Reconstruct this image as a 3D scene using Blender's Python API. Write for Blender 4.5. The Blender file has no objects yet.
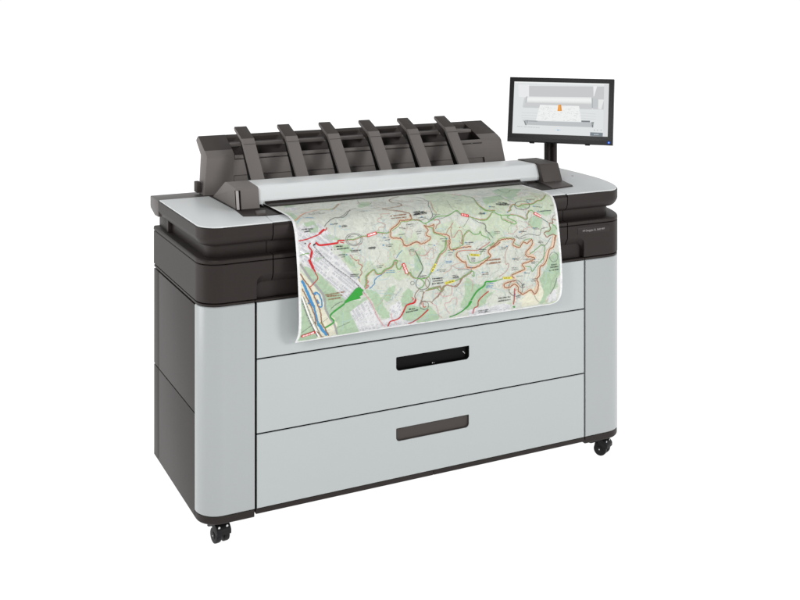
import bpy, bmesh, math, random
import numpy as np
from mathutils import Matrix, Vector, noise
random.seed(7); np.random.seed(7)
scene = bpy.context.scene
COL = scene.collection

# ------------------------------------------------------------------ helpers
def srgb(r, g, b):
    f = lambda v: (v/255/12.92) if v/255 <= .04045 else ((v/255+.055)/1.055)**2.4
    return (f(r), f(g), f(b), 1.0)

def principled(name):
    m = bpy.data.materials.new(name); m.use_nodes = True
    return m, m.node_tree, m.node_tree.nodes['Principled BSDF']

def plastic(name, col, rough=.45, spec=.5, grain=0.0, gscale=900., mottled=.06):
    m, nt, b = principled(name)
    tc = nt.nodes.new('ShaderNodeTexCoord')
    nz = nt.nodes.new('ShaderNodeTexNoise'); nz.inputs['Scale'].default_value = 6.0; nz.inputs['Detail'].default_value = 5
    nt.links.new(tc.outputs['Object'], nz.inputs['Vector'])
    mp = nt.nodes.new('ShaderNodeMapRange'); mp.inputs['To Min'].default_value = 1-mottled; mp.inputs['To Max'].default_value = 1+mottled
    nt.links.new(nz.outputs['Fac'], mp.inputs['Value'])
    mx = nt.nodes.new('ShaderNodeVectorMath'); mx.operation = 'SCALE'; mx.inputs[0].default_value = col[:3]
    nt.links.new(mp.outputs['Result'], mx.inputs['Scale'])
    nt.links.new(mx.outputs['Vector'], b.inputs['Base Color'])
    b.inputs['Roughness'].default_value = rough
    b.inputs['Specular IOR Level'].default_value = spec
    if grain:
        n2 = nt.nodes.new('ShaderNodeTexNoise'); n2.inputs['Scale'].default_value = gscale; n2.inputs['Detail'].default_value = 2
        nt.links.new(tc.outputs['Object'], n2.inputs['Vector'])
        bp = nt.nodes.new('ShaderNodeBump'); bp.inputs['Strength'].default_value = grain; bp.inputs['Distance'].default_value = .0006
        nt.links.new(n2.outputs['Fac'], bp.inputs['Height']); nt.links.new(bp.outputs['Normal'], b.inputs['Normal'])
    return m

def ink(name, col, rough=.55):
    m, nt, b = principled(name)
    tc = nt.nodes.new('ShaderNodeTexCoord')
    nz = nt.nodes.new('ShaderNodeTexNoise'); nz.inputs['Scale'].default_value = 160.0; nz.inputs['Detail'].default_value = 3
    nt.links.new(tc.outputs['Object'], nz.inputs['Vector'])
    mp = nt.nodes.new('ShaderNodeMapRange'); mp.inputs['To Min'].default_value = .88; mp.inputs['To Max'].default_value = 1.12
    nt.links.new(nz.outputs['Fac'], mp.inputs['Value'])
    mx = nt.nodes.new('ShaderNodeVectorMath'); mx.operation = 'SCALE'; mx.inputs[0].default_value = col[:3]
    nt.links.new(mp.outputs['Result'], mx.inputs['Scale']); nt.links.new(mx.outputs['Vector'], b.inputs['Base Color'])
    b.inputs['Roughness'].default_value = rough; b.inputs['Specular IOR Level'].default_value = .3
    return m

def glow(name, col, k=1.0):
    m = bpy.data.materials.new(name); m.use_nodes = True; nt = m.node_tree; nt.nodes.clear()
    e = nt.nodes.new('ShaderNodeEmission'); e.inputs['Color'].default_value = col; e.inputs['Strength'].default_value = k
    o = nt.nodes.new('ShaderNodeOutputMaterial'); nt.links.new(e.outputs[0], o.inputs[0]); return m

def link(name, me, mats, parent=None, smooth=30):
    for m in (mats if isinstance(mats, (list, tuple)) else [mats]): me.materials.append(m)
    if smooth:
        me.polygons.foreach_set('use_smooth', [True]*len(me.polygons))
        me.set_sharp_from_angle(angle=math.radians(smooth))
    o = bpy.data.objects.new(name, me); COL.objects.link(o)
    if parent is not None:
        o.parent = parent
        p = parent; loc = Vector((0, 0, 0))
        while p is not None: loc += p.location; p = p.parent
        o.location = -loc if parent.parent is None else (0, 0, 0)
    return o

def obj(name, bm, mats, parent=None, smooth=30, recalc=True):
    bmesh.ops.remove_doubles(bm, verts=bm.verts, dist=1e-6)
    if recalc: bmesh.ops.recalc_face_normals(bm, faces=bm.faces)
    me = bpy.data.meshes.new(name); bm.to_mesh(me); bm.free()
    return link(name, me, mats, parent, smooth)

def face(bm, pts, mi=0):
    f = bm.faces.new([bm.verts.new(p) for p in pts]); f.material_index = mi; return f

def box(bm, x0, x1, y0, y1, z0, z1, bev=0.0, mi=0):
    t = bmesh.new()
    vs = [t.verts.new((x, y, z)) for x in (x0, x1) for y in (y0, y1) for z in (z0, z1)]
    for q in ((0,1,3,2),(4,6,7,5),(0,4,5,1),(2,3,7,6),(0,2,6,4),(1,5,7,3)): t.faces.new([vs[i] for i in q])
    bmesh.ops.recalc_face_normals(t, faces=t.faces)
    if bev: bmesh.ops.bevel(t, geom=t.edges[:], offset=bev, segments=2, profile=.6, affect='EDGES')
    merge(bm, t, mi)

def merge(bm, t, mi=0, mat=None):
    if mat is not None: bmesh.ops.transform(t, matrix=mat, verts=t.verts)
    mp = {v: bm.verts.new(v.co) for v in t.verts}
    for f in t.faces:
        try:
            g = bm.faces.new([mp[v] for v in f.verts]); g.material_index = mi
        except ValueError: pass
    t.free()

def extrude_x(bm, prof, x0, x1, bev=0.0, taper=None, mi=0):
    """closed (y,z) profile extruded along x; taper(x,y,z)->x"""
    t = bmesh.new()
    tp = taper or (lambda x, y, z: x)
    a = [t.verts.new((tp(x0, y, z), y, z)) for y, z in prof]; b = [t.verts.new((tp(x1, y, z), y, z)) for y, z in prof]
    n = len(prof); t.faces.new(a); t.faces.new(b[::-1])
    for i in range(n): t.faces.new((a[i], b[i], b[(i+1) % n], a[(i+1) % n]))
    bmesh.ops.recalc_face_normals(t, faces=t.faces)
    if bev: bmesh.ops.bevel(t, geom=t.edges[:], offset=bev, segments=2, profile=.6, affect='EDGES')
    merge(bm, t, mi)

def extrude_z(bm, poly, z0, z1, bev=0.0, mi=0):
    t = bmesh.new()
    a = [t.verts.new((x, y, z0)) for x, y in poly]; b = [t.verts.new((x, y, z1)) for x, y in poly]
    n = len(poly); t.faces.new(a[::-1]); tf = t.faces.new(b)
    for i in range(n): t.faces.new((a[i], a[(i+1) % n], b[(i+1) % n], b[i]))
    bmesh.ops.recalc_face_normals(t, faces=t.faces)
    if bev:
        es = [e for e in t.edges if all(abs(v.co.z-z1) < 1e-7 for v in e.verts)]
        bmesh.ops.bevel(t, geom=es, offset=bev, segments=2, profile=.6, affect='EDGES')
    merge(bm, t, mi)

def cyl(bm, p0, p1, r, n=24, bev=0.0, mi=0):
    t = bmesh.new(); p0 = Vector(p0); p1 = Vector(p1); d = p1-p0
    bmesh.ops.create_cone(t, cap_ends=True, segments=n, radius1=r, radius2=r, depth=d.length)
    if bev:
        es = [e for e in t.edges if abs(e.verts[0].co.z-e.verts[1].co.z) < 1e-7]
        bmesh.ops.bevel(t, geom=es, offset=bev, segments=2, profile=.6, affect='EDGES')
    q = Vector((0, 0, 1)).rotation_difference(d.normalized()).to_matrix().to_4x4()
    merge(bm, t, mi, Matrix.Translation((p0+p1)/2) @ q)

def catmull(P, k):
    P = [np.array(p, float) for p in P]; Q = [2*P[0]-P[1]]+P+[2*P[-1]-P[-2]]; out = []
    for i in range(1, len(Q)-2):
        for j in range(k):
            t = j/k; a, b, c, d = Q[i-1:i+3]
            out.append(.5*(2*b+(c-a)*t+(2*a-5*b+4*c-d)*t*t+(3*b-a-3*c+d)*t**3))
    out.append(P[-1]); return out

# plan outline of the machine: left flank -> rounded corner -> front -> softer right corner -> right flank
YB = .55
LEFT = [(-.148, YB), (-.148, .46), (-.148, .066)] + [(-.088-.06*math.cos(a), .06-.06*math.sin(a)) for a in np.linspace(0, math.pi/2, 13)]
RIGHT = [tuple(p) for p in catmull([(1.150, 0), (1.172, .0035), (1.190, .013), (1.2075, .030), (1.226, .058), (1.244, .100), (1.258, .148), (1.270, .21), (1.277, .30), (1.280, .40)], 4)] + [(1.28, YB)]
def plan(x0=None, x1=None, y_left=YB, y_right=YB):
    """open outline piece between x0 and x1 (None = wrap round the flank up to y_left / y_right)"""
    L = [(-.148, y_left)] + [p for p in LEFT if p[1] < y_left-1e-6] if x0 is None else [(x0, 0.0)]
    Rr = [p for p in RIGHT if p[1] < y_right-1e-6] if x1 is None else [(x1, 0.0)]
    if x1 is None:
        last = Rr[-1]; Rr = Rr+[(1.28 if y_right > .4 else last[0]+.004, y_right)]
    return L+Rr
def normals(path):
    out = []
    for i, p in enumerate(path):
        a = np.array(path[max(i-1, 0)]); b = np.array(path[min(i+1, len(path)-1)]); d = b-a; d = d/np.linalg.norm(d)
        out.append((d[1], -d[0]))
    return out
def loft(bm, path, rings, close, cap=(True, True), mi=0):
    """rings = [(z, inset)]; close = list of points that close the outline behind"""
    N = normals(path); R = []
    # axis-clean end normals
    for z, ins in rings:
        pts = [(x-n[0]*ins, y-n[1]*ins) for (x, y), n in zip(path, N)]
        R.append([bm.verts.new((x, y, z)) for x, y in pts+list(close)])
    n = len(R[0])
    for a, b in zip(R, R[1:]):
        for i in range(n):
            f = bm.faces.new((a[i], a[(i+1) % n], b[(i+1) % n], b[i])); f.material_index = mi
    if cap[0]: bm.faces.new(R[0][::-1]).material_index = mi
    if cap[1]: bm.faces.new(R[-1]).material_index = mi

# ------------------------------------------------------------------ materials
DARK = plastic('charcoal_plastic', (.0165, .0130, .0118, 1), .50, .30, .05, 1400)
DARKF = plastic('charcoal_plastic_front', (.0190, .0148, .0136, 1), .50, .25, .05, 1400)
STK = plastic('grey_brown_tray_plastic', (.178, .162, .154, 1), .55, .15, .06, 1400)
CAPR = plastic('brown_grey_dimmed_plastic', (.072, .063, .059, 1), .5, .30, .06, 1400)  # dimmed tray plastic: light falloff towards the right cap put into the colour
HOOD = plastic('dark_brown_tray_tone', (.060, .052, .048, 1), .6, .15, .06, 1400)
RIM = plastic('rear_rim_plastic', (.075, .067, .063, 1), .42, .4, .05, 1400)
GRIP = plastic('drawer_grip_plastic', (.052, .044, .041, 1), .5, .30, .05, 1400)
for m_ in (DARK, DARKF, STK, HOOD, CAPR, GRIP, RIM): m_.node_tree.nodes['Principled BSDF'].inputs['Specular Tint'].default_value = (1, .93, .90, 1)
BLACK = plastic('black_inner_plastic', (.004, .0035, .0035, 1), .6, .12)
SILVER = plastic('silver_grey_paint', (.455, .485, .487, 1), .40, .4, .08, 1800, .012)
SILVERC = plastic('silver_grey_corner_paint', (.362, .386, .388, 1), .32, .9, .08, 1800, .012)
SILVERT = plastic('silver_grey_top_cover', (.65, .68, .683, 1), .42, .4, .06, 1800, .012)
BAR = plastic('pale_silver_aluminium', (.78, .81, .81, 1), .32, .5, .03, 1500, .01)
RUBBER = plastic('black_rubber', (.007, .007, .0085, 1), .5, .2, .1, 500)
STEEL = plastic('bright_steel', (.55, .55, .56, 1), .25, .6); STEEL.node_tree.nodes['Principled BSDF'].inputs['Metallic'].default_value = 1
TRIM = plastic('light_grey_strip', (.42, .39, .38, 1), .3, .5)
BEZEL = plastic('glossy_black_bezel', (.006, .006, .0064, 1), .30, .16)
BEZEL2 = plastic('dark_grey_bezel', (.030, .030, .031, 1), .45, .2, .1)
PLATE = plastic('nameplate_plastic', (.0215, .0170, .0156, 1), .45, .25)
LETTER = ink('grey_lettering', srgb(150, 147, 145))

# ------------------------------------------------------------------ setting
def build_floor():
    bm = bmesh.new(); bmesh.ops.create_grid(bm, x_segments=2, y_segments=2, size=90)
    m = bpy.data.materials.new('glowing_white_floor'); m.use_nodes = True; nt = m.node_tree
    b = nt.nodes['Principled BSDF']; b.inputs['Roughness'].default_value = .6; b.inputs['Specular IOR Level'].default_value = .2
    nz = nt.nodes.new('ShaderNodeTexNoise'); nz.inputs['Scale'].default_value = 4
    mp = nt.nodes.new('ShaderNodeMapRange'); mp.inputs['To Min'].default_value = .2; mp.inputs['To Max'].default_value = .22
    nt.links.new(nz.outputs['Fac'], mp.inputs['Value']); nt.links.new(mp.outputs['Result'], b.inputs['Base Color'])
    b.inputs['Emission Color'].default_value = (1, 1, 1, 1); b.inputs['Emission Strength'].default_value = FLOOR_E  # added glow keeps the floor pure white and wipes out contact shadows
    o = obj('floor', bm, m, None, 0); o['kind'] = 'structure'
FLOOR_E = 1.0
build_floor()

# ------------------------------------------------------------------ the printer
PR = bpy.data.objects.new('wide_format_printer', None); COL.objects.link(PR); PR.location = (.55, .25, 0)
PR['label'] = 'large silver and charcoal wide format printer on castors with two drawers and a screen'
PR['category'] = 'printer'

Z0, ZB = .062, .0837
Z1, Z2, ZG = .479, .2808, .6285
SL, SR = -.0040, 1.0618         # seams between the corner panels and the drawers
GL, GR = .047, .9950            # seams of the middle flap

# inner carcass, fills the gaps
bm = bmesh.new()
loft(bm, plan(y_left=.50, y_right=.50), [(.078, .012), (.6365, .012)], [], (True, True))
loft(bm, plan(y_left=.50, y_right=.50), [(.7005, .012), (.7495, .012)], [], (True, True))
loft(bm, plan(y_left=.53, y_right=.53), [(.786, .04), (.832, .012)], [], (True, True))
box(bm, -.10, 1.14, .03, .49, .63, .83)
obj('inner_carcass', bm, BLACK, PR, 0)

# base
bm = bmesh.new()
r = [(Z0, .004), (Z0+.003, .0015), (ZB-.0015, .0015), (ZB-.0005, .003)]
loft(bm, plan(None, SL-.001, .515), r, [(SL-.001, .515)])
loft(bm, plan(SR+.001, None, .515, .515), r, [(SR+.001, .515)])
box(bm, SL+.0035, .531, .0015, .5, .0695, ZB-.0005, .001)
box(bm, .5325, SR-.0035, .0015, .5, .0695, ZB-.0005, .001)
obj('base', bm, DARKF, PR)

# silver corner panels
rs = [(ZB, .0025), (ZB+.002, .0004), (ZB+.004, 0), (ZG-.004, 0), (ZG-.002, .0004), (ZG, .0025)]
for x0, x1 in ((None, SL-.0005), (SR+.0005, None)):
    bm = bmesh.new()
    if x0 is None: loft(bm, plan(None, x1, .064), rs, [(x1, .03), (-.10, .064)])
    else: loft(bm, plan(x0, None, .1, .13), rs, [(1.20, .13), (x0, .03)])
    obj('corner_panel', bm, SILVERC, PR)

# flank panels (dark), lower / upper, and the rear column
bm = bmesh.new()
box(bm, -.1475, -.12, .0665, .4535, Z0+.004, .3375, .0015)
box(bm, -.1475, -.12, .0665, .4535, .3405, .6250, .0015)
obj('side_panel', bm, DARK, PR)
bm = bmesh.new()
box(bm, -.1475, -.10, .4555, .512, Z0+.012, .3375, .0015); box(bm, -.1475, -.10, .4555, .512, .3405, .6250, .0015)
box(bm, -.10, 1.28, .505, .515, Z0+.012, .62, .0015)
obj('rear_panel', bm, DARK, PR)
bm = bmesh.new(); box(bm, 1.24, 1.276, .135, .512, Z0+.004, .6250, .0015); obj('side_panel', bm, DARK, PR)

# thin trim band under the dark housing
bm = bmesh.new()
r = [(ZG+.0008, .003), (ZG+.0015, .0012), (.6350, .0012), (.6360, .0035)]
loft(bm, plan(None, SL, .512), r, [(SL, .512)]); loft(bm, plan(SL+.002, SR-.002), r, [(SR-.002, .4), (SL+.002, .4)]); loft(bm, plan(SR, None, .515, .515), r, [(SR, .515)])
obj('trim_band', bm, DARKF, PR)

# drawers and the fixed panel
def rrect(x0, x1, z0, z1, rb, rt, n=6):
    pts = []
    for cx, cz, r_, a0 in ((x1-rt, z1-rt, rt, 0), (x0+rt, z1-rt, rt, 90), (x0+rb, z0+rb, rb, 180), (x1-rb, z0+rb, rb, 270)):
        pts += [(cx+r_*math.cos(math.radians(a0+90*k/n)), cz+r_*math.sin(math.radians(a0+90*k/n))) for k in range(n+1)]
    return pts
def front_plate(name, x0, x1, z0, z1, hole=None):
    bm = bmesh.new(); b = .0012
    def loop(pts, y): return [bm.verts.new((x, y, z)) for x, z in pts]
    o0 = loop([(x0, z0), (x1, z0), (x1, z1), (x0, z1)], .02)
    o1 = loop([(x0, z0), (x1, z0), (x1, z1), (x0, z1)], b)
    o2 = loop([(x0+b, z0+b), (x1-b, z0+b), (x1-b, z1-b), (x0+b, z1-b)], 0)
    for A, B, mi in ((o0, o1, 1), (o1, o2, 0)):
        for i in range(4): bm.faces.new((A[i], A[(i+1) % 4], B[(i+1) % 4], B[i])).material_index = mi
    es = [bm.edges.get((o2[i], o2[(i+1) % 4])) for i in range(4)]
    if hole:
        h = loop(hole, 0); h2 = loop(hole, .02); n = len(h)
        for i in range(n): bm.faces.new((h[i], h2[i], h2[(i+1) % n], h[(i+1) % n]))
        es += [bm.edges.get((h[i], h[(i+1) % n])) for i in range(n)]
    bmesh.ops.triangle_fill(bm, edges=es, use_beauty=True, use_dissolve=False)
    return obj(name, bm, [SILVER, BLACK], PR)
XD0, XD1 = .0016, 1.0570
front_plate('front_panel', XD0, XD1, Z1+.0017, ZG)
hu = rrect(.4116, .6488, .3850, .4242, .011, .003); hl = rrect(.4116, .6478, .1868, .2240, .011, .003)
for (z0, z1, hole, deep) in ((Z2+.0017, Z1-.0017, hu, True), (ZB+.0008, Z2-.0017, hl, False)):
    d = front_plate('drawer', XD0, XD1, z0, z1, hole)
    bm = bmesh.new(); cx = sum(p[0] for p in hole)/len(hole); cz = sum(p[1] for p in hole)/len(hole)
    def lp(k, y): return [bm.verts.new((cx+(x-cx)*k+(0 if k == 1 else 0), y, z)) for x, z in hole]
    def lp2(e, y):
        return [bm.verts.new((x-math.copysign(e, x-cx), y, z-math.copysign(e, z-cz))) for x, z in hole]
    rings = [lp2(.0004, .0012), lp2(.0016, .0004), lp2(.0022, .003)]
    rings += [lp2(.003, .075)] if deep else [lp2(.0026, .0045)]
    n = len(hole)
    for A, B in zip(rings, rings[1:]):
        for i in range(n): bm.faces.new((A[i], A[(i+1) % n], B[(i+1) % n], B[i]))
    bm.faces.new(rings[-1])
    if deep:
        box(bm, .5285, .5315, .004, .010, .3885, .3915, .0005, 1); box(bm, .5345, .5365, .004, .010, .3885, .3902, .0004, 1)  # tiny bright bits added as glints in the handle cavity
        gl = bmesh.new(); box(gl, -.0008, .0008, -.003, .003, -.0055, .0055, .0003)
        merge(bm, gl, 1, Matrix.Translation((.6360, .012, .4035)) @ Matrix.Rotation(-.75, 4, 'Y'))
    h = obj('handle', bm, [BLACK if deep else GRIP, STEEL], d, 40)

# dark housing above: left and right shoulders plus a middle part over a recessed slot
def smooth01(t): t = max(0, min(1, t)); return t*t*(3-2*t)
def outer(x):
    r_ = .024; e = min(x-0.0, 1.058-x)
    if e < 0: return .638
    if e >= r_: return .7005
    return .7005-r_+math.sqrt(max(0, r_*r_-(r_-e)**2))
def inner(x):
    r_ = .020; e = min(x-.0015, 1.0565-x)
    if e < 0: return .638
    if e >= r_: return .679
    return .679-r_+math.sqrt(max(0, r_*r_-(r_-e)**2))
def plate_cols(bm, xs):
    for a, b in zip(xs, xs[1:]):
        rows = []
        for x in (a, b):
            o_, i_ = outer(x), inner(x)
            if .0015 < x < 1.0565 and o_ > .638:
                dp = .013*smooth01((i_-.655)/.024)+.001
                rows.append([(x, .0015, .7378), (x, 0, .7365), (x, 0, .7358 if o_ > .7358 else o_), (x, dp, i_), (x, dp+.028, i_-.002)])
            else:
                rows.append([(x, .0015, .7378), (x, 0, .7365), (x, 0, .6395), (x, .0015, .638), (x, .03, .638)])
        for k in range(4):
            face(bm, (rows[0][k], rows[1][k], rows[1][k+1], rows[0][k+1]))
rh = [(.638, .0025), (.6395, 0), (.7365, 0), (.7378, .0015)]
for side in (0, 1):
    bm = bmesh.new()
    if side == 0:
        loft(bm, plan(None, -.02, .512), rh, [(-.02, .512)])
        plate_cols(bm, [-.02, -.0002] + list(np.linspace(.0016, .026, 16)) + [GL-.0015])
        face(bm, [(-.0001, 0, .638), (-.0001, 0, .676), (.0016, .001, .668), (.0016, .001, .638)])
        face(bm, [(.0016, .001, .638), (.0016, .001, .668), (.0016, .03, .668), (.0016, .03, .638)])
    else:
        loft(bm, plan(1.08, None, .515, .515), rh, [(1.08, .515)])
        plate_cols(bm, [GR+.0015] + list(np.linspace(1.032, 1.0564, 16)) + [1.0582, 1.08])
        face(bm, [(1.0581, 0, .638), (1.0581, 0, .676), (1.0564, .001, .668), (1.0564, .001, .638)])
        face(bm, [(1.0564, .001, .638), (1.0564, .001, .668), (1.0564, .03, .668), (1.0564, .03, .638)])
    s = obj('shoulder_housing', bm, DARKF, PR, 30)
    if side == 1:
        bm = bmesh.new(); box(bm, 1.0325, 1.153, -.0008, .002, .7100, .7298, .0006); npl = obj('nameplate', bm, PLATE, s)
        cu = bpy.data.curves.new('letters', 'FONT'); cu.body = 'HP DesignJet XL 3600 MFP'; cu.size = .0086; cu.extrude = .00025
        to = bpy.data.objects.new('letters', cu); COL.objects.link(to); bpy.context.view_layer.update()
        dg = bpy.context.evaluated_depsgraph_get(); me = bpy.data.meshes.new_from_object(to.evaluated_get(dg)); bpy.data.objects.remove(to)
        xs = [v.co.x for v in me.vertices]; w = max(xs)-min(xs); x_ = min(xs)
        t = bmesh.new(); t.from_mesh(me)
        k = .083/w
        bmesh.ops.transform(t, verts=t.verts, matrix=Matrix.Translation((1.051, -.0012, .7168)) @ Matrix.Rotation(math.pi/2, 4, 'X') @ Matrix.Scale(k, 4, (1, 0, 0)) @ Matrix.Translation((-x_, 0, 0)))
        bmx = bmesh.new(); merge(bmx, t)
        lo = obj('lettering', bmx, LETTER, s, 0)
bm = bmesh.new(); plate_cols(bm, [GL+.0015, .2, .4, .6, .8, GR-.0015]); obj('output_flap', bm, DARKF, PR)
bm = bmesh.new(); box(bm, .003, 1.055, .017, .03, .6363, .70); obj('recess_wall', bm, DARKF, PR)

# ledge
rl = [(.7397, .0012), (.7405, 0), (.7470, 0), (.7500, .0012), (.7515, .0045)]
bm = bmesh.new()
loft(bm, plan(None, GL-.0015, .514), rl, [(GL-.0015, .514)]); loft(bm, plan(GL+.0015, GR-.0015), rl, [(GR-.0015, .4), (GL+.0015, .4)]); loft(bm, plan(GR+.0015, None, .53, .53), rl, [(GR+.0015, .53)])
obj('ledge', bm, DARKF, PR, 50)
# neck
rn = [(.7500, .0265), (.7520, .025), (.7850, .025)]
bm = bmesh.new()
g1 = .0365
loft(bm, plan(None, g1-.001, .5), rn, [(g1-.001, .5)]); loft(bm, plan(g1+.001, GR-.001), rn, [(GR-.001, .4), (g1+.001, .4)]); nr = [(GR+.001, .025), (1.140, .025)] + [(1.140+.042*math.sin(a), .067-.042*math.cos(a)) for a in np.linspace(.15, math.pi/2, 8)] + [(1.182, .5)]
loft(bm, nr, [(.7500, .0015), (.7520, 0), (.7850, 0)], [(GR+.001, .5)])
box(bm, -.1345, -.11, .395, .412, .7515, .786, .001)
box(bm, -.1325, -.11, .413, .505, .7515, .786, .001)
obj('neck', bm, DARKF, PR, 40)
# deck slab
rd = [(.7835, .0225), (.7848, .0165), (.7885, .0105), (.7940, .0060), (.8005, .0025), (.8045, .0006), (.8080, 0), (.8325, 0), (.8342, .0018)]
bm = bmesh.new()
yd = .4535
loft(bm, plan(None, GL-.0015, yd), rd, [(GL-.0015, yd)])
loft(bm, plan(GL+.0015, GR-.0015), rd[:7]+[(.8265, 0), (.8310, .0028), (.8335, .0075), (.8342, .0110)], [(GR-.0015, yd), (GL+.0015, yd)])
loft(bm, plan(GR+.0015, None, yd, yd), rd, [(GR+.0015, yd)])
obj('deck', bm, DARKF, PR, 35)
bm = bmesh.new()
extrude_x(bm, [(.456, .7875), (.5, .7855), (.552, .80), (.556, .806), (.556, .833), (.553, .8352), (.456, .8352)], -.148, 1.28, .0012)
obj('rear_rim', bm, RIM, PR, 35)
# silver top covers
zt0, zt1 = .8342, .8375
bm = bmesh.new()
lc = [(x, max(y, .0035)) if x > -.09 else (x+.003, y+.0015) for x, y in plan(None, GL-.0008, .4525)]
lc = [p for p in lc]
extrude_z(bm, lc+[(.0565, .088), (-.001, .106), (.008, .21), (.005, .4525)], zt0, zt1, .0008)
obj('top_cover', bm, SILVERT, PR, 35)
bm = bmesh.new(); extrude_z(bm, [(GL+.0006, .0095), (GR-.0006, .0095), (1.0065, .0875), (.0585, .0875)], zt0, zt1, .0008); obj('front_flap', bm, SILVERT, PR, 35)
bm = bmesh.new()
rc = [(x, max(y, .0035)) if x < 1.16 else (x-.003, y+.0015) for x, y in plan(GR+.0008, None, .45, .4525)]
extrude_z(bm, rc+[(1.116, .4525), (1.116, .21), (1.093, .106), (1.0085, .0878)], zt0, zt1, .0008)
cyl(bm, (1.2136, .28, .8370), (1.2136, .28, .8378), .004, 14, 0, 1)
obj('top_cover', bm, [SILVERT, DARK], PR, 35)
# scanner base plate
bm = bmesh.new()
extrude_z(bm, [(.0570, .0895), (1.0075, .0895), (1.0915, .1075), (1.1145, .21), (1.1145, .455), (.0065, .455), (.0095, .21), (.0005, .1075)], .8335, .8385, .0008)
obj('scanner_base', bm, DARKF, PR, 35)

# scanner: left cap, right cap, bar
lp_ = [(.196, .8388), (.2065, .890), (.209, .8945), (.214, .8972), (.30, .9025), (.312, .9005), (.428, .841), (.43, .8388)]
bm = bmesh.new(); extrude_x(bm, lp_, .0105, .0775, .0016)
cap = obj('scanner_end_cap', bm, STK, PR, 40)
bm = bmesh.new()
ln = Vector((-.62, -.78, 0))
p0, p1 = Vector((.0142, .1958, .8402)), Vector((.0142, .2062, .8915)); sd = Vector((.78, -.62, 0))
for wd, off, mi in ((.0072, .0022, 1), (.0042, .0030, 0)):
    face(bm, [p0+sd*-wd+ln*off, p0+sd*wd+ln*off, p1+sd*wd+ln*off, p1+sd*-wd+ln*off], mi)
    for s_ in (-1, 1): face(bm, [p0+sd*wd*s_+ln*off, p1+sd*wd*s_+ln*off, p1+sd*wd*s_-ln*.004, p0+sd*wd*s_-ln*.004], mi)
    face(bm, [p1+sd*-wd+ln*off, p1+sd*wd+ln*off, p1+sd*wd-ln*.004, p1+sd*-wd-ln*.004], mi)
obj('light_strip', bm, [TRIM, BLACK], cap, 0)
bm = bmesh.new()
extrude_z(bm, [(.0345, .0985), (.0605, .0985), (.0735, .137), (.0440, .139)], .8385, .8445, .0015); obj('latch', bm, CAPR, cap, 35)
rp_ = [(.192, .8388), (.2165, .8925), (.220, .8962), (.225, .8972), (.345, .8975), (.42, .845), (.42, .8388)]
bm = bmesh.new(); extrude_x(bm, rp_, 1.0385, 1.112, .0014); rcap = obj('scanner_end_cap', bm, CAPR, PR, 40)
bm = bmesh.new()
extrude_z(bm, [(1.0025, .0900), (1.0900, .1065), (1.1135, .190), (1.1150, .25), (1.036, .25), (1.033, .1965)], .8386, .8418, .001); obj('foot_plate', bm, CAPR, rcap, 35)
bp = [(.352, .8915), (.348, .8940), (.246, .8952), (.240, .8945), (.2335, .8915), (.2300, .887), (.2245, .8755), (.2180, .8600), (.2172, .8575), (.2186, .8470), (.2200, .8448), (.2220, .8442), (.352, .8442)]
bm = bmesh.new(); extrude_x(bm, bp, .0782, 1.0375); obj('scanner_bar', bm, BAR, PR, 28)
bm = bmesh.new()
box(bm, .100, .962, .1690, .2160, .8463, .8482, .0006); box(bm, .100, .962, .2120, .226, .8463, .8530, .0006); box(bm, .08, 1.036, .225, .36, .8386, .844)  # dark lip added over the sheet, standing in for the shaded gap
cyl(bm, (.0910, .206, .8425), (.0910, .224, .8425), .0028, 12, 0, 1)
obj('shade_gap_strip', bm, [DARKF, STEEL], PR, 35)

# output stacker behind the scanner
XC = .535
def tp(x, y, z): return XC+(x-XC)*(1-.24*(z-.84)-.02*max(0, y-.5))
XS0, XS1 = -.005, 1.075; XO0, XO1 = .086, .992
bm = bmesh.new()
ep = [(.470, .836), (.4885, .945), (.4950, .9525), (.522, .9660), (.610, 1.0010), (.6200, .999), (.6330, .985), (.560, .948), (.530, .836)]
extrude_x(bm, ep, XS0, XO0, .002, tp); extrude_x(bm, ep, XO1, XS1, .002, tp)
# middle: lower plate with a shallow step near the foot, front ledge, inner wall, roll, top strip
extrude_x(bm, [(.4793, .890), (.4873, .9370), (.50, .9370), (.51, .836), (.484, .836), (.487, .889)], XO0-.004, XO1+.004, .001, tp)
extrude_x(bm, [(.4850, .9395), (.4830, .9430), (.4840, .9475), (.4890, .9505), (.4980, .9500), (.500, .945), (.500, .9395)], XO0+.001, XO1-.001, .001, tp)
extrude_x(bm, [(.5500, .930), (.5540, .968), (.57, .968), (.57, .93)], XO0-.004, XO1+.004, .001, tp)
extrude_x(bm, [(.5515, .9685), (.5500, .9735), (.5545, .9785), (.565, .9800), (.575, .9785), (.575, .9685)], XO0-.004, XO1+.004, .001, tp)
extrude_x(bm, [(.592, .9800), (.592, .9925), (.611, 1.0005), (.6185, .998), (.6195, .984), (.60, .975)], XO0-.004, XO1+.004, .001, tp)
extrude_x(bm, [(.505, .90), (.505, .915), (.62, .94), (.62, .92)], XO0-.004, XO1+.004, 0, tp)
box(bm, -.020, -.006, .497, .53, .842, .874, .002)
bm.normal_update()
bmesh.ops.recalc_face_normals(bm, faces=bm.faces)
for f in bm.faces:
    c = f.calc_center_median()
    if XO0-.003 < c.x < XO1+.003 and ((.545 < c.y < .575 and c.z < .9683) or (c.y > .502 and c.z < .945)): f.material_index = 2
    if (c.z > .9655 and f.normal.z > -.2 and not (.545 < c.y < .58 and c.z < .9815)) or c.x < -.006 and c.z < .90 and c.y > .495: f.material_index = 1  # upper faces and the hinge block take the darker brown tone
ST = obj('output_stacker', bm, [STK, HOOD, DARKF], PR, 35)
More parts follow.
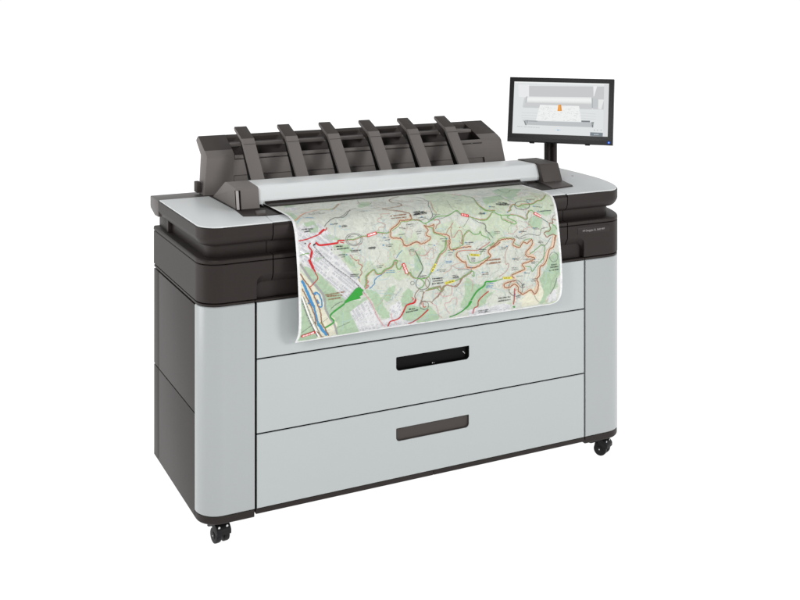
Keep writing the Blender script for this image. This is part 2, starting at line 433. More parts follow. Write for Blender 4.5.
for i in range(6):
    x0 = .109+.142*i; x1 = x0+.0395
    bm = bmesh.new()
    top = [(.330, .8600), (.360, .8950), (.420, .9640), (.4555, 1.0040), (.531, 1.0340)]
    bot = [(.535, 1.0280), (.531, 1.0220), (.461, .9930), (.428, .9560), (.367, .8880), (.337, .8560)]
    extrude_x(bm, top+bot, x0, x1, .0009)
    bmesh.ops.recalc_face_normals(bm, faces=bm.faces)
    for f in bm.faces:
        if f.calc_center_median().z > 1.0045 and f.material_index == 0: f.material_index = 1  # rib tip faces take the darker brown tone
    extrude_x(bm, [(.337, .8555), (.3665, .8875), (.428, .9555), (.4575, .9890), (.4690, .9840), (.420, .921), (.3850, .870), (.383, .8555)], x0+.0008, x0+.006, .0004, None, 2)  # black web added under the rib to stand in for its shadow wedge
    rib = obj('rib', bm, [STK, HOOD, BLACK], ST, 25)
    bm = bmesh.new()
    extrude_x(bm, [(.456, .981), (.468, .9935), (.531, 1.0200), (.585, 1.0005), (.58, .992), (.520, .963)], x1-.012, x1-.006, .0006)
    obj('bracket', bm, HOOD, ST, 25)
    bm = bmesh.new(); n_ = Vector((0, -.745, .667)); 
    for (ya, za) in ((.4417, .9885),):
        c = Vector((0, ya, za)); t_ = Vector((0, .667, .745))
        pts = [c-t_*.0006+n_*.0004, c+t_*.0006+n_*.0004]
        face(bm, [(x0+.001, pts[0].y, pts[0].z), (x1-.001, pts[0].y, pts[0].z), (x1-.001, pts[1].y, pts[1].z), (x0+.001, pts[1].y, pts[1].z)])
    obj('groove', bm, BLACK, ST, 0)

# touch screen on its post
MC = Vector((1.2125, .3509, 1.0522)); MW, MH = .361, .2245
MM = Matrix.Translation(MC) @ Matrix.Rotation(-.7794, 4, 'Z') @ Matrix.Rotation(math.pi/2-.2081, 4, 'X')
def mloc(bm): bmesh.ops.transform(bm, matrix=MM, verts=bm.verts)     # local x right, y up, z towards the viewer
SX0, SX1, SY0, SY1 = -MW/2+.0155, MW/2-.0158, -MH/2+.0275, MH/2-.0145
bm = bmesh.new()
def lpz(x0, x1, y0, y1, z): return [bm.verts.new(p) for p in ((x0, y0, z), (x1, y0, z), (x1, y1, z), (x0, y1, z))]
b_ = .0022
R_ = [lpz(-MW/2+.012, MW/2-.012, -MH/2+.012, MH/2-.012, -.034), lpz(-MW/2, MW/2, -MH/2, MH/2, -.020), lpz(-MW/2, MW/2, -MH/2, MH/2, -b_), lpz(-MW/2+b_, MW/2-b_, -MH/2+b_, MH/2-b_, 0), lpz(SX0, SX1, SY0, SY1, 0), lpz(SX0+.001, SX1-.001, SY0+.001, SY1-.001, -.002)]
for A, B in zip(R_, R_[1:]):
    for i in range(4): bm.faces.new((A[i], A[(i+1) % 4], B[(i+1) % 4], B[i]))
bm.faces.new(R_[0][::-1])
bmesh.ops.recalc_face_normals(bm, faces=bm.faces)
for x in (-MW/2+.085, MW/2-.085): box(bm, x-.008, x+.008, -MH/2-.0035, -MH/2+.002, -.018, -.006, .001, 0)
mloc(bm); SCR = obj('touch_screen', bm, BEZEL, PR, 25)
bm = bmesh.new(); box(bm, -MW/2+.0025, MW/2-.0025, -MH/2+.0018, -MH/2+.0135, -.003, .0004, .0004); mloc(bm); obj('lower_bezel', bm, BEZEL2, SCR, 0)
LED = glow('blue_power_led', (.03, .12, .9, 1), 1.0); LEDC = glow('blue_led_core', (.45, .75, 1, 1), 1.0)
bm = bmesh.new(); cyl(bm, (MW/2-.0120, -MH/2+.0085, -.001), (MW/2-.0120, -MH/2+.0085, .0010), .0042, 20); cyl(bm, (MW/2-.0120, -MH/2+.0085, .001), (MW/2-.0120, -MH/2+.0085, .0014), .0018, 16, 0, 1)
mloc(bm); obj('power_light', bm, [LED, LEDC], SCR, 0)
# picture on the display
SG = {}
def sm(*c):
    if c not in SG: SG[c] = len(SG)
    return SG[c]
bm = bmesh.new(); cnt = [0]
SQ = [(70, 105), (550, 118), (543, 382), (60, 365)]      # its corners in the sketch the picture was measured from
def uv_of(p):
    u, v = .5, .5
    for _ in range(12):
        x = [(1-u)*(1-v)*a+u*(1-v)*b+u*v*c+(1-u)*v*d for a, b, c, d in zip(*SQ)]
        dxu = [(1-v)*(b-a)+v*(c-d) for a, b, c, d in zip(*SQ)]; dxv = [(1-u)*(d-a)+u*(c-b) for a, b, c, d in zip(*SQ)]
        det = dxu[0]*dxv[1]-dxu[1]*dxv[0]; ex, ey = p[0]-x[0], p[1]-x[1]
        u += (ex*dxv[1]-ey*dxv[0])/det; v += (dxu[0]*ey-dxu[1]*ex)/det
    return u, v
def art(c, pts):
    cnt[0] += 1; z = -.0018+cnt[0]*6e-6; q = []
    for p in pts:
        u, v = uv_of(p); q.append((SX0+.001+(SX1-SX0-.002)*u, SY1-.001-(SY1-SY0-.002)*v, z))
    face(bm, q, sm(*c))
def seg(c, a, b, w):
    d = Vector((b[0]-a[0], b[1]-a[1])).normalized(); n = Vector((-d.y, d.x))*w/2
    art(c, [(a[0]+n.x, a[1]+n.y), (b[0]+n.x, b[1]+n.y), (b[0]-n.x, b[1]-n.y), (a[0]-n.x, a[1]-n.y)])
art((224, 227, 228), SQ)
art((232, 234, 235), [(90, 120), (148, 121), (147, 185), (92, 183)])
art((236, 238, 238), [(71, 106), (549, 119), (549, 127), (71, 114)])
art((200, 201, 203), [(146, 128), (526, 133), (524, 248), (470, 246), (462, 190), (146, 184)])
art((218, 220, 221), [(526, 122), (549, 122), (543, 380), (520, 378)])
art((235, 237, 237), [(472, 131), (491, 131), (476, 182), (473, 182)])
art((230, 232, 232), [(497, 197), (525, 198), (512, 246), (496, 244)])
art((206, 209, 210), [(115, 232), (465, 240), (466, 247), (116, 238)])
art((206, 208, 209), [(122, 188), (136, 181), (128, 230), (112, 234)])
art((188, 191, 193), [(132, 181), (140, 181), (133, 214), (127, 214)])
art((202, 204, 205), [(130, 212), (466, 221), (466, 243), (118, 235)])
for k, g in enumerate((226, 234, 238, 240, 239, 236, 230, 221, 210)):
    a, b = k/9, (k+1)/9
    art((g, g+1, g+1), [(138-5*a, 181+33*a), (463+2*a, 186+36*a), (463+2*b, 186+36*b), (138-5*b, 181+33*b)])
art((196, 199, 201), [(464, 190), (495, 194), (494, 236), (466, 241)])
art((172, 176, 178), [(464, 189), (469, 191), (470, 240), (465, 240)])
for yy in (262, 275, 288): seg((205, 207, 208), (108, yy), (192, yy+4), 1.6); seg((205, 207, 208), (408, yy+2), (485, yy+8), 1.6)
art((214, 216, 217), [(112, 296), (200, 300), (196, 312), (112, 306)])
art((190, 193, 195), [(126, 303), (470, 312), (474, 336), (128, 323)])
art((166, 170, 173), [(126, 300), (190, 303), (190, 309), (126, 306)])
art((128, 134, 138), [(412, 302), (456, 303), (455, 311), (413, 310)])
art((140, 146, 149), [(119, 302), (127, 304), (135, 326), (127, 325)]); art((150, 155, 158), [(136, 300), (141, 300), (139, 316), (134, 314)])
art((150, 155, 158), [(462, 309), (476, 309), (470, 338), (465, 333)]); art((110, 116, 120), [(465, 325), (471, 325), (468, 339)])
art((239, 241, 240), [(203, 223), (401, 230), (412, 308), (182, 302)])
rr = random.Random(3)
for k in range(150):
    u, v = rr.random(), rr.random(); x = 203+u*198-(1-u)*v*21+u*v*11; y = 224+u*6+v*(79)
    l = rr.uniform(3, 14); a = rr.uniform(-.5, .5)+(1.4 if rr.random() < .25 else 0)
    g = rr.randint(196, 222); seg((g, g+2, g+2), (x, y), (min(x+l*math.cos(a), 402), min(y+l*math.sin(a)*.6, 303)), rr.uniform(.8, 1.7))
art((232, 152, 62), [(297, 223), (311, 223), (315, 255), (292, 255)]); art((238, 176, 104), [(301, 226), (305, 226), (304, 252), (299, 252)])
x = 86
while x < 200:
    w = rr.uniform(2, 5); seg((176, 180, 182), (x, 331+(x-86)*.06), (x+w, 331+(x+w-86)*.06), 2.6); x += w+rr.choice((1, 1, 3))
x = 72
while x < 190:
    w = rr.uniform(2, 6); seg((205, 208, 209), (x, 115+(x-72)*.02), (x+w, 115+(x+w-72)*.02), 2); x += w+rr.choice((1, 3))
seg((90, 170, 220), (292, 350), (298, 350), 5); seg((190, 205, 214), (302, 350), (308, 350), 3)
for x in (475, 490, 508): seg((196, 199, 201), (x, 350), (x+6, 350), 6)
art((128, 137, 143), [(457, 360), (520, 363), (519, 381), (456, 378)])
x = 476
while x < 500:
    seg((205, 210, 213), (x, 371), (x+3, 371.3), 5); x += 5
mloc(bm)
mats = [glow('display_%d_%d_%d' % k, srgb(*k), 1.0) for k in sorted(SG, key=SG.get)]
obj('display', bm, mats, SCR, 0, recalc=False)
# post
bm = bmesh.new()
px_, py_ = 1.2345, .4405
box(bm, px_-.0215, px_+.0215, py_-.012, py_+.014, .8375, 1.04, .003)
mo = Matrix.Translation((px_, py_, 0)) @ Matrix.Rotation(-.4618, 4, 'Z') @ Matrix.Translation((-px_, -py_, 0))
for dx in (-.0095, .0095): cyl(bm, (px_+dx, py_-.012, .838), (px_+dx, py_-.012, 1.04), .0078, 20)
box(bm, px_-.028, px_+.028, py_-.024, py_+.024, .8376, .8420, .0015)
bmesh.ops.transform(bm, matrix=mo, verts=bm.verts)
t = bmesh.new(); box(t, -.045, .045, -.04, .04, -.050, -.0345, .002); box(t, -.03, .01, -.022, .022, -.075, -.048, .003)
merge(bm, t, 0, MM)
obj('screen_post', bm, DARKF, PR, 35)

# castors
CA, CB = (-.0885, .0500), (1.1500, .0485)
def caster(x, y, rot, first=None):
    if first is None:
        root_bm = bmesh.new()
        box(root_bm, -.018, .018, -.018, .018, .0570, .0640, .0015); cyl(root_bm, (0, 0, .046), (0, 0, .058), .014, 20)
        t = [(.0335*math.cos(a), .0225+.0335*math.sin(a)) for a in np.linspace(.30, math.pi-.45, 16)]
        extrude_x(root_bm, [(yy-.006, min(zz, .0545)) for yy, zz in t]+[(-.036, .026), (-.024, .0300), (-.002, .0420), (.018, .0330)], -.0205, .0205, .0015)
        t = [(.0235*math.cos(a), .0200+.0235*math.sin(a)) for a in np.linspace(.2, math.pi-.2, 16)]
        extrude_x(root_bm, [(yy-.008, zz) for yy, zz in t]+[(-.026, .024), (.008, .024)]+[], -.0040, .0040, .0006)
        for q in ((-.0125, -.031), (.0105, -.031)): cyl(root_bm, (q[0], q[1]+.004, .0465), (q[0], q[1]-.0005, .0465), .0032, 12, 0, 1)
        c = obj('caster', root_bm, [RUBBER, STEEL], PR, 35); c.location = (0, 0, 0)
        ws = []
        for sx in (-1, 1):
            b2 = bmesh.new(); cyl(b2, (sx*.0045, -.010, .0205), (sx*.0195, -.010, .0205), .0205, 36, .003)
            cyl(b2, (sx*.0195, -.010, .0205), (sx*.0208, -.010, .0205), .0095, 20, .0005); cyl(b2, (sx*.0208, -.010, .0205), (sx*.0213, -.010, .0205), .0020, 12, 0, 1)
            w = obj('wheel', b2, [RUBBER, STEEL], c, 35); ws.append(w)
    else:
        c = first.copy(); COL.objects.link(c); c.parent = PR
        for w in first.children:
            d = w.copy(); COL.objects.link(d); d.parent = c
    c.location = (x-PR.location.x, y-PR.location.y, 0); c.rotation_euler = (0, 0, rot)
    return c
c0 = caster(CA[0], CA[1], .16)
caster(CB[0], CB[1], .5, c0); caster(.03, .42, .4, c0); caster(1.05, .42, -.3, c0)

# ------------------------------------------------------------------ the printed map
MAP={'L':[('red',3.3,[105,380,129,378,150,373,168,368,184,357]),
('red',6.6,[168,367,177,361,185,356]),
('red',2.7,[186,360,191,356,192,352]),
('red',6.0,[156,388,165,396,185,397,220,396]),
('red',4.2,[220,397,222,390,240,391]),
('red',2.4,[228,394,238,398]),
('red',3.9,[141,388,135,397,144,410,142,420,137,432]),
('dark',4.2,[148,396,152,393,156,392]),
('dark',3.0,[124,388,128,388]),
('grey',2.4,[285,285,264,314,250,326,235,327,220,327,206,333,194,341,187,349]),
('orange',3.0,[103,325,115,318,131,300,149,282,166,270,196,255]),
('lblue',2.1,[110,334,129,312]),
('yellow',3.3,[210,249,225,256,241,262]),
('olive',2.4,[191,251,210,249]),
('rose',3.0,[244,261,265,233,290,196]),
('green',1.8,[240,264,260,237,287,197]),
('rail',2.1,[148,396,161,411,180,434]),
('rail',2.1,[153,408,180,434,213,464,246,489,269,510,280,522]),
('white',4.2,[104,403,118,412,137,425]),
('lblue',1.5,[137,313,152,313,164,320]),
('brown',2.7,[376,302,396,301,417,299,446,289,447,254,437,249,443,210,473,181,495,170]),
('brown',2.7,[377,304,395,316,416,323,438,331,449,338,450,353]),
('brown',3.3,[450,353,426,354,411,354,406,362,382,375,380,384,381,397,410,403,418,419,425,424,440,421,456,416,468,420]),
('green',1.8,[458,354,432,358,416,357,410,365,385,379]),
('brown',2.7,[456,354,476,358]),
('red',3.0,[227,390,239,391]),
('red',2.1,[226,394,238,398]),
('green',2.1,[245,390,256,390,271,390,293,385,311,386]),
('rose',1.5,[244,392,271,392,293,387,311,388]),
('green',2.4,[337,379,357,382,369,383,379,381]),
('rose',1.2,[337,380,357,384,378,383]),
('pink',1.2,[347,377,345,367,362,366,366,361,361,355,348,351,349,341,360,339,361,330,389,330]),
('grey',1.5,[360,170,343,229,367,241,382,223,413,238,413,251]),
('grey',1.8,[238,327,253,318,274,297,312,270]),
('pink',1.2,[274,393,275,404,270,409,291,403]),
('grey',2.1,[523,187,542,214,541,248,537,277,519,312,518,336,518,349,508,358]),
('grey',1.5,[518,344,543,347]),
('grey',1.8,[475,360,493,354,511,359,530,347]),
('rose',1.5,[543,280,526,324,532,343]),
('green',2.7,[451,355,473,358,487,368,500,365,517,359,532,352,554,353,574,350,595,341,603,343,610,353]),
('grey',1.2,[517,361,550,358,574,351,595,342,607,353]),
('green',2.4,[633,361,650,368,669,375,689,375,704,366]),
('rose',1.5,[633,360,650,367,669,372,689,373,705,364]),
('green',1.5,[565,189,613,189,656,204]),
('green',2.1,[671,233,685,274,674,316,676,334,689,344,707,353]),
('rose',1.2,[688,268,677,314,678,332,691,343]),
('brown',3.0,[448,340,451,353]),
('brown',3.0,[486,373,501,378,518,373,515,383,518,396,547,404,561,409,564,424,561,435]),
('brown',3.0,[486,373,497,388,489,399,503,408,494,417,471,423,459,416,437,420]),
('green',2.1,[493,367,495,378,512,383,515,397,548,410,551,423,550,434]),
('rose',2.1,[520,362,534,362,538,372,527,376,521,386]),
('rose',1.8,[552,403,561,393,580,373]),
('rose',1.8,[573,385,570,399,575,416,596,396,605,408,601,433]),
('red',2.4,[599,388,599,391]),
('green',2.4,[604,439,607,417,619,404,629,400,644,413,661,412,665,405,670,418,690,427,696,434]),
('rose',1.2,[606,439,610,418,620,406,629,403]),
('grey',1.8,[643,369,665,381,681,385,686,396,685,407,698,414]),
('grey',1.2,[634,363,622,379,610,389]),
('grey',0.9,[598,273,584,323,591,338]),
('grey',1.2,[786,222,771,304,792,336]),
('dgreen',1.8,[824,192,815,235,828,251,849,224,877,231,910,232]),
('orange',2.1,[907,230,914,230]),
('green',2.4,[679,335,691,348,724,353]),
('rose',1.5,[680,333,692,346,725,351]),
('green',2.4,[669,376,689,376,702,368,717,355,738,366,782,370,806,377,822,387,831,384,831,374,841,363,850,362,856,369]),
('rose',1.5,[669,374,688,374,701,366,715,354]),
('rose',1.5,[773,366,806,375,822,384,829,382,829,373,840,361]),
('green',2.4,[740,366,743,378,756,385,779,395,791,394,780,385,762,375,772,369]),
('rose',1.2,[748,377,759,383,779,392]),
('green',2.4,[765,361,779,355,778,350,792,340,805,347,824,343,856,344,876,336,896,333,920,315]),
('rose',1.8,[765,359,777,353,776,348,791,338,806,345,825,340,856,342,877,334,897,330,921,311]),
('dgreen',1.8,[875,384,904,404]),
('brown',2.7,[904,404,917,405,917,393,930,397]),
('brown',2.7,[904,405,907,422,901,427,883,430,892,444,904,439,921,441,916,455]),
('green',1.8,[915,407,926,416,931,427]),
('grey',1.2,[871,368,892,366,917,367]),
('grey',2.1,[668,381,684,390,685,404,697,417,706,429]),
('grey',1.8,[778,431,795,436,827,429,865,436,874,419,888,417]),
('pink',1.2,[789,399,791,411,775,423,758,421]),
('pink',1.2,[846,412,829,410,811,416,803,427]),
('pink',1.2,[821,393,837,404,843,411]),
('pink',1.2,[826,299,861,273,880,288,883,329]),
('grey',1.2,[917,393,921,385,933,381]),
('red',3.6,[143,407,140,417,137,426]),
('red',7.8,[134,431,139,443,144,455]),
('red',4.8,[144,455,149,464]),
('red2',2.7,[149,464,155,479,153,486,131,503]),
('green',2.4,[103,420,118,416,135,415]),
('road',6.0,[104,432,115,451,136,484,155,507,169,527,174,546]),
('road',5.1,[174,546,175,565,188,591,201,609,218,650]),
('brown',3.6,[105,463,118,484,131,503,143,527,156,560]),
('brown',3.3,[156,560,159,566,164,598,176,620,194,649]),
('blue',7.2,[105,476,116,495,131,531,138,550]),
('blue',7.8,[128,546,131,536]),
('blue',7.2,[125,517,133,536,142,556]),
('blue',4.8,[142,556,148,580,154,603]),
('blue',7.8,[154,601,167,619,188,647]),
('brown',3.3,[106,499,120,524,136,560,145,585,147,602]),
('brown',2.7,[152,623,165,637,171,649,179,651]),
('blue',8.4,[145,518,145,525]),
('blue',3.9,[146,517,155,522,160,530,165,545,163,558,156,555]),
('blue',6.6,[149,538,153,544,152,548]),
('blue',2.4,[152,549,158,546]),
('rail',2.4,[104,523,126,585,159,645]),
('white',3.6,[108,523,131,586,165,649]),
('rail',2.1,[112,524,138,587,173,651]),
('thickgreen',4.2,[230,558,189,583,200,602,175,616]),
('green',1.5,[101,638,111,633]),
('green',1.8,[151,606,159,599,168,604,170,611]),
('grey',1.8,[190,567,206,556,226,551]),
('grey',1.2,[211,621,230,615,247,609]),
('grey',1.2,[105,622,129,607,154,589]),
('grey',0.9,[165,599,182,590]),
('red2',1.5,[253,431,267,446,279,447,275,455,288,464,281,474,285,480,276,495,278,506]),
('dot',0.9,[343,430,341,443,326,457,307,469,279,490]),
('green',3.0,[291,522,296,510,297,492,312,481,322,477,330,489,345,489,355,481,377,474,384,461,395,461,391,471,395,484,402,483,408,475]),
('rose',2.1,[294,526,299,513,300,494,314,482,322,479,329,491,346,491,356,484,378,476,387,464,390,464,389,471,393,485]),
('rose',3.0,[298,502,303,508,296,516,304,519,292,526]),
('green',2.7,[423,503,431,495,438,508,451,515,474,518,487,515,493,508]),
('rose',1.8,[423,505,430,499,435,509,449,516]),
('dgreen',2.7,[451,440,462,463,472,489,462,504,452,516]),
('pink',1.5,[433,430,436,448,447,451,454,441]),
('pink',1.2,[453,446,472,456,488,452,498,445]),
('blue',1.5,[411,434,401,443,392,453]),
('blue',2.1,[354,487,333,498,322,505,320,516,306,527]),
('brown2',2.4,[457,545,444,560,447,573]),
('red',3.9,[446,571,441,580,419,585]),
('red',2.4,[434,566,440,570,436,574]),
('brown2',2.1,[474,555,466,574,461,587]),
('green',2.7,[466,520,475,531,466,541,457,545]),
('brown2',1.8,[480,520,478,536,491,550]),
('brown',3.6,[416,421,429,424]),
('red',4.5,[371,650,371,629,382,626,397,621,407,606,419,585,441,582,447,573]),
('red',4.2,[434,651,443,650,459,634,474,618,487,606]),
('pink2',2.7,[287,535,308,561,326,599,340,622,362,649]),
('rail',1.5,[259,501,283,528,306,558,324,596,338,619]),
('pink2',2.1,[370,601,375,616,399,649]),
('lblue',1.5,[404,536,388,553,367,567]),
('red',2.4,[469,584,471,597,479,597]),
('thickgreen',4.5,[565,648,588,636,618,610,624,598]),
('thickgreen',7.8,[618,609,624,599]),
('thickgreen',4.5,[624,596,643,573,667,560,672,550,691,551]),
('thickgreen',2.7,[691,551,704,550]),
('lblue',1.2,[583,631,605,612]),
('red',3.0,[640,645,637,623,648,617,648,602,663,588,682,577]),
('brown2',2.4,[476,553,501,547,524,545,527,556,543,544,565,550,581,550,602,523]),
('green',1.5,[479,552,501,549,523,547,530,554]),
('brown2',2.1,[497,586,513,573,530,556,543,545]),
('brown2',2.1,[463,590,466,574,472,554]),
('brown2',1.8,[463,582,491,584,499,592]),
('pink2',1.5,[562,549,558,574,532,574,520,564,507,565]),
('pink2',1.5,[575,605,578,587,562,584,555,593,539,597,548,616,559,630]),
('pink2',1.5,[497,589,514,603,522,626,541,647]),
('pink2',1.2,[621,536,631,548,627,573]),
('green',3.3,[461,518,477,518,490,512,511,482,525,459,545,444,550,420]),
('rose',2.4,[481,520,495,509,515,483,529,461,550,446,554,420]),
('brown',3.3,[560,421,562,446,575,449,595,446,608,445,631,446]),
('brown',3.9,[584,458,582,467,598,484,609,488,612,501,623,504,636,507,646,504,663,497,691,481,693,476,687,470,690,460,714,450,729,442]),
('rose',2.4,[584,457,604,454,633,457,653,458,667,452,695,439]),
('green',2.1,[616,468,624,489,644,493,657,491,688,480]),
('green',2.1,[659,471,673,457,708,442]),
('green',1.8,[554,449,575,446,602,440,605,425]),
('grey',2.7,[464,468,472,489,462,506]),
('lblue',1.8,[562,451,549,461,542,480,519,500,487,510]),
('brown2',2.4,[479,552,507,550,523,549,527,556,540,544,568,550,585,544,592,533,625,518,626,508]),
('green',1.8,[485,549,507,547,528,559,538,546]),
('green',2.4,[572,536,595,529,629,514,635,530,627,525]),
('brown2',2.1,[501,581,516,574,536,554]),
('pink',1.2,[565,493,591,487,601,486]),
('pink',1.2,[538,510,558,504,565,493,581,502,616,505]),
('pink',1.2,[465,453,481,457,498,442,508,440,507,465,499,464]),
('grey',1.5,[488,514,494,525,489,540,479,548]),
('rose',2.1,[596,430,602,436,602,425]),
('peach',6.6,[845,458,822,482,842,495,841,504,802,513,808,529,766,539,772,553,775,561]),
('peach',6.6,[918,440,904,475,888,486,875,519,857,528,852,550,843,561,848,576,840,596]),
('brown',3.3,[694,455,711,447,733,436,777,439,770,454,792,464,807,450,821,456,836,446,838,460,815,480,817,492,841,498,837,505,798,514,806,528,762,540,769,550]),
('brown',3.6,[772,557,738,561,734,571,751,575,768,567,782,577,782,589,800,600,824,590,839,604,849,597,852,574,847,561,856,551,860,528,879,518,896,482,911,475,920,452,925,441]),
('green',1.8,[694,451,715,443,733,432,777,436]),
('green',2.1,[825,488,847,477,873,464,881,472,873,503,850,521,832,538,827,524,807,520]),
('green',1.8,[774,448,796,461,811,446,839,443]),
('green',1.8,[764,538,808,528]),
('grey',2.1,[772,556,792,579,803,568]),
('rose',1.2,[757,454,743,478,742,507,752,505,746,524,718,541]),
('thickgreen',3.0,[687,551,708,551]),
('green',2.4,[708,551,728,548]),
('red',3.3,[770,579,769,599,771,629]),
('lblue',1.5,[769,596,771,618]),
('thickgreen',4.8,[775,637,782,646]),
('road2',2.1,[919,567,909,592,896,612]),
('grey',1.2,[839,608,849,623,865,638]),
('pink2',1.5,[894,624,888,643]),
('grey',1.5,[907,445,879,469,860,452]),
('grey',1.8,[785,428,794,440,819,437]),
('road2',2.7,[461,599,475,606])],'SH':[('shred',7.8,[308,385,337,380]),
('shred',7.8,[610,353,633,360]),
('shred',3.3,[654,208,672,231]),
('shred',7.8,[855,370,877,383]),
('shred',8.4,[110,633,147,624]),
('shred',9.0,[411,470,422,499]),
('yellow',6.6,[540,539,571,535]),
('yellow',6.9,[499,502,513,482]),
('yellow',6.3,[625,468,656,473]),
('yellow',6.6,[730,545,760,548])],'EL':[(1.2,[294,394,290,402,280,407,267,408,254,404,246,397,243,389,247,381,257,376,270,375,282,378,291,385,294,394]),
(1.2,[289,393,286,400,278,404,267,405,257,402,250,396,248,389,251,383,259,379,270,378,280,381,287,386,289,393]),
(2.1,[846,347,841,353,830,356,817,357,804,354,796,349,795,342,800,336,812,332,825,331,837,334,845,340,846,347]),
(1.8,[490,534,487,542,479,547,468,548,458,545,450,538,448,529,451,521,459,515,470,514,480,518,488,525,490,534]),
(1.5,[487,594,486,600,481,604,473,604,466,602,461,597,459,590,460,585,466,581,473,580,480,583,485,588,487,594]),
(1.8,[798,582,795,594,787,601,774,603,762,598,752,588,749,576,752,565,761,558,774,556,786,561,795,570,798,582]),
(1.2,[925,505,922,512,917,517,909,518,902,515,897,509,895,502,898,496,904,491,911,490,918,493,924,498,925,505]),
(1.2,[443,528,442,530,440,531,437,532,434,531,432,529,431,526,432,524,434,522,437,522,441,523,443,525,443,528])],'LAB':[('ink',3.3,[121,351,153,352]),
('ink',3.3,[126,358,146,357]),
('ink',3.3,[158,291,206,295]),
('ink',3.3,[176,278,198,279]),
('ink',3.3,[214,405,236,406]),
('ink',3.3,[199,412,250,412]),
('lblue',2.4,[140,314,164,320]),
('inks',2.1,[209,346,227,345]),
('inks',2.1,[210,344,227,344]),
('inks',2.1,[237,355,252,355]),
('inks',2.1,[221,428,238,428]),
('inks',2.1,[139,265,155,269]),
('inks',2.1,[258,272,268,276]),
('inks',2.1,[294,194,309,195]),
('inks',2.1,[173,244,191,245]),
('inks',2.1,[280,248,298,249]),
('inks',2.1,[234,354,252,353]),
('inks',2.1,[238,351,250,351]),
('inks',2.1,[346,294,373,292]),
('inks',2.1,[304,308,323,307]),
('inks',2.1,[360,264,376,265]),
('inks',2.1,[358,396,374,396]),
('inks',2.1,[361,402,376,402]),
('inks',2.1,[363,415,384,415]),
('inks',2.1,[369,420,381,420]),
('inks',2.1,[309,418,332,418]),
('inks',2.1,[311,421,329,422]),
('inks',2.1,[408,372,426,376]),
('inks',2.1,[430,367,455,366]),
('inks',2.1,[404,392,424,391]),
('ink',3.3,[461,340,481,337]),
('ink',3.3,[461,334,483,332]),
('brown',3.3,[386,338,438,337]),
('brown',3.3,[388,345,438,345]),
('inks',2.1,[251,383,269,383]),
('ink',3.3,[458,341,502,340]),
('ink',3.3,[469,336,495,334]),
('ink',3.3,[465,338,502,337]),
('inks',2.1,[518,246,523,264]),
('inks',2.1,[505,285,520,295]),
('inks',2.1,[666,357,689,359]),
('inks',2.1,[670,354,686,356]),
('inks',2.1,[533,415,552,416]),
('inks',2.1,[614,434,640,435]),
('inks',2.1,[442,372,452,370]),
('inks',2.1,[459,389,478,388]),
('inks',2.1,[461,395,474,393]),
('inks',2.1,[617,293,639,294]),
('inks',2.1,[471,351,497,351]),
('ink',3.3,[734,332,781,338]),
('ink',3.3,[743,328,772,334]),
('ink',3.3,[735,335,776,340]),
('inks',2.1,[844,328,872,329]),
('inks',2.1,[861,351,887,356]),
('inks',2.1,[708,339,728,341]),
('inks',2.1,[846,416,870,418]),
('inks',2.1,[846,413,864,414]),
('inks',2.1,[878,368,917,368]),
('inks',2.1,[796,420,821,421]),
('inks',2.1,[800,418,814,419]),
('inks',2.1,[711,412,732,413]),
('inks',2.1,[711,417,730,417]),
('inks',2.1,[673,356,689,359]),
('inks',2.1,[917,353,928,354]),
('inks',2.1,[881,416,896,416]),
('inks',2.1,[752,242,771,251]),
('brown',3.3,[175,528,232,526]),
('brown',3.3,[179,532,227,534]),
('brown',3.3,[183,541,219,540]),
('inks',2.1,[218,428,238,429]),
('inks',2.1,[226,434,238,434]),
('inks',2.1,[251,483,276,484]),
('inks',2.1,[251,487,273,489]),
('inks',2.1,[257,421,284,422]),
('inks',2.1,[257,424,277,425]),
('inks',2.1,[330,469,350,469]),
('inks',2.1,[332,474,346,474]),
('lblue',2.4,[358,484,385,487]),
('lblue',2.4,[357,489,385,491]),
('inks',2.1,[250,483,273,485]),
('inks',2.1,[249,487,270,488]),
('inks',2.1,[308,419,332,420]),
('inks',2.1,[311,417,329,417]),
('inks',2.1,[254,419,287,421]),
('inks',2.1,[458,510,480,511]),
('inks',2.1,[363,418,378,421]),
('inks',2.1,[436,435,448,435]),
('inks',2.1,[432,438,449,440]),
('ink',3.3,[426,598,444,598]),
('ink',3.3,[417,606,454,603]),
('inks',2.1,[460,552,471,552]),
('ink',3.3,[500,522,534,523]),
('ink',3.3,[502,529,532,529]),
('ink',3.3,[498,536,535,536]),
('brown',3.3,[677,490,724,491]),
('brown',3.3,[677,500,724,500]),
('inks',2.1,[563,520,579,520]),
('inks',2.1,[566,524,582,525]),
('inks',2.1,[564,527,586,529]),
('inks',2.1,[522,500,546,502]),
('inks',2.1,[525,505,541,505]),
('inks',2.1,[582,506,620,508]),
('lblue',2.4,[546,479,566,480]),
('lblue',2.4,[546,483,564,484]),
('inks',2.1,[555,456,571,457]),
('inks',2.1,[554,462,567,462]),
('inks',2.1,[657,457,680,459]),
('inks',2.1,[656,462,678,464]),
('inks',2.1,[616,434,639,434]),
('inks',2.1,[615,439,628,438]),
('inks',2.1,[493,427,509,428]),
('inks',2.1,[668,523,682,524]),
('inks',2.1,[661,528,685,529]),
('inks',2.1,[628,478,641,479]),
('inks',2.1,[628,482,641,482]),
('inks',2.1,[628,486,640,487]),
('lblue',2.4,[674,555,697,556]),
('lblue',2.4,[674,562,697,563]),
('lblue',2.4,[673,566,694,568]),
('inks',2.1,[462,510,484,511]),
('inks',2.1,[647,454,673,458]),
('inks',2.1,[538,421,551,423]),
('ink',3.3,[654,636,690,636]),
('ink',3.3,[660,645,692,645]),
('inks',2.1,[566,526,586,526]),
('inks',2.1,[573,524,583,523]),
('ink',3.3,[900,526,919,526]),
('ink',3.3,[896,533,924,533]),
('ink',3.3,[892,542,928,541]),
('brown',3.3,[691,490,726,490]),
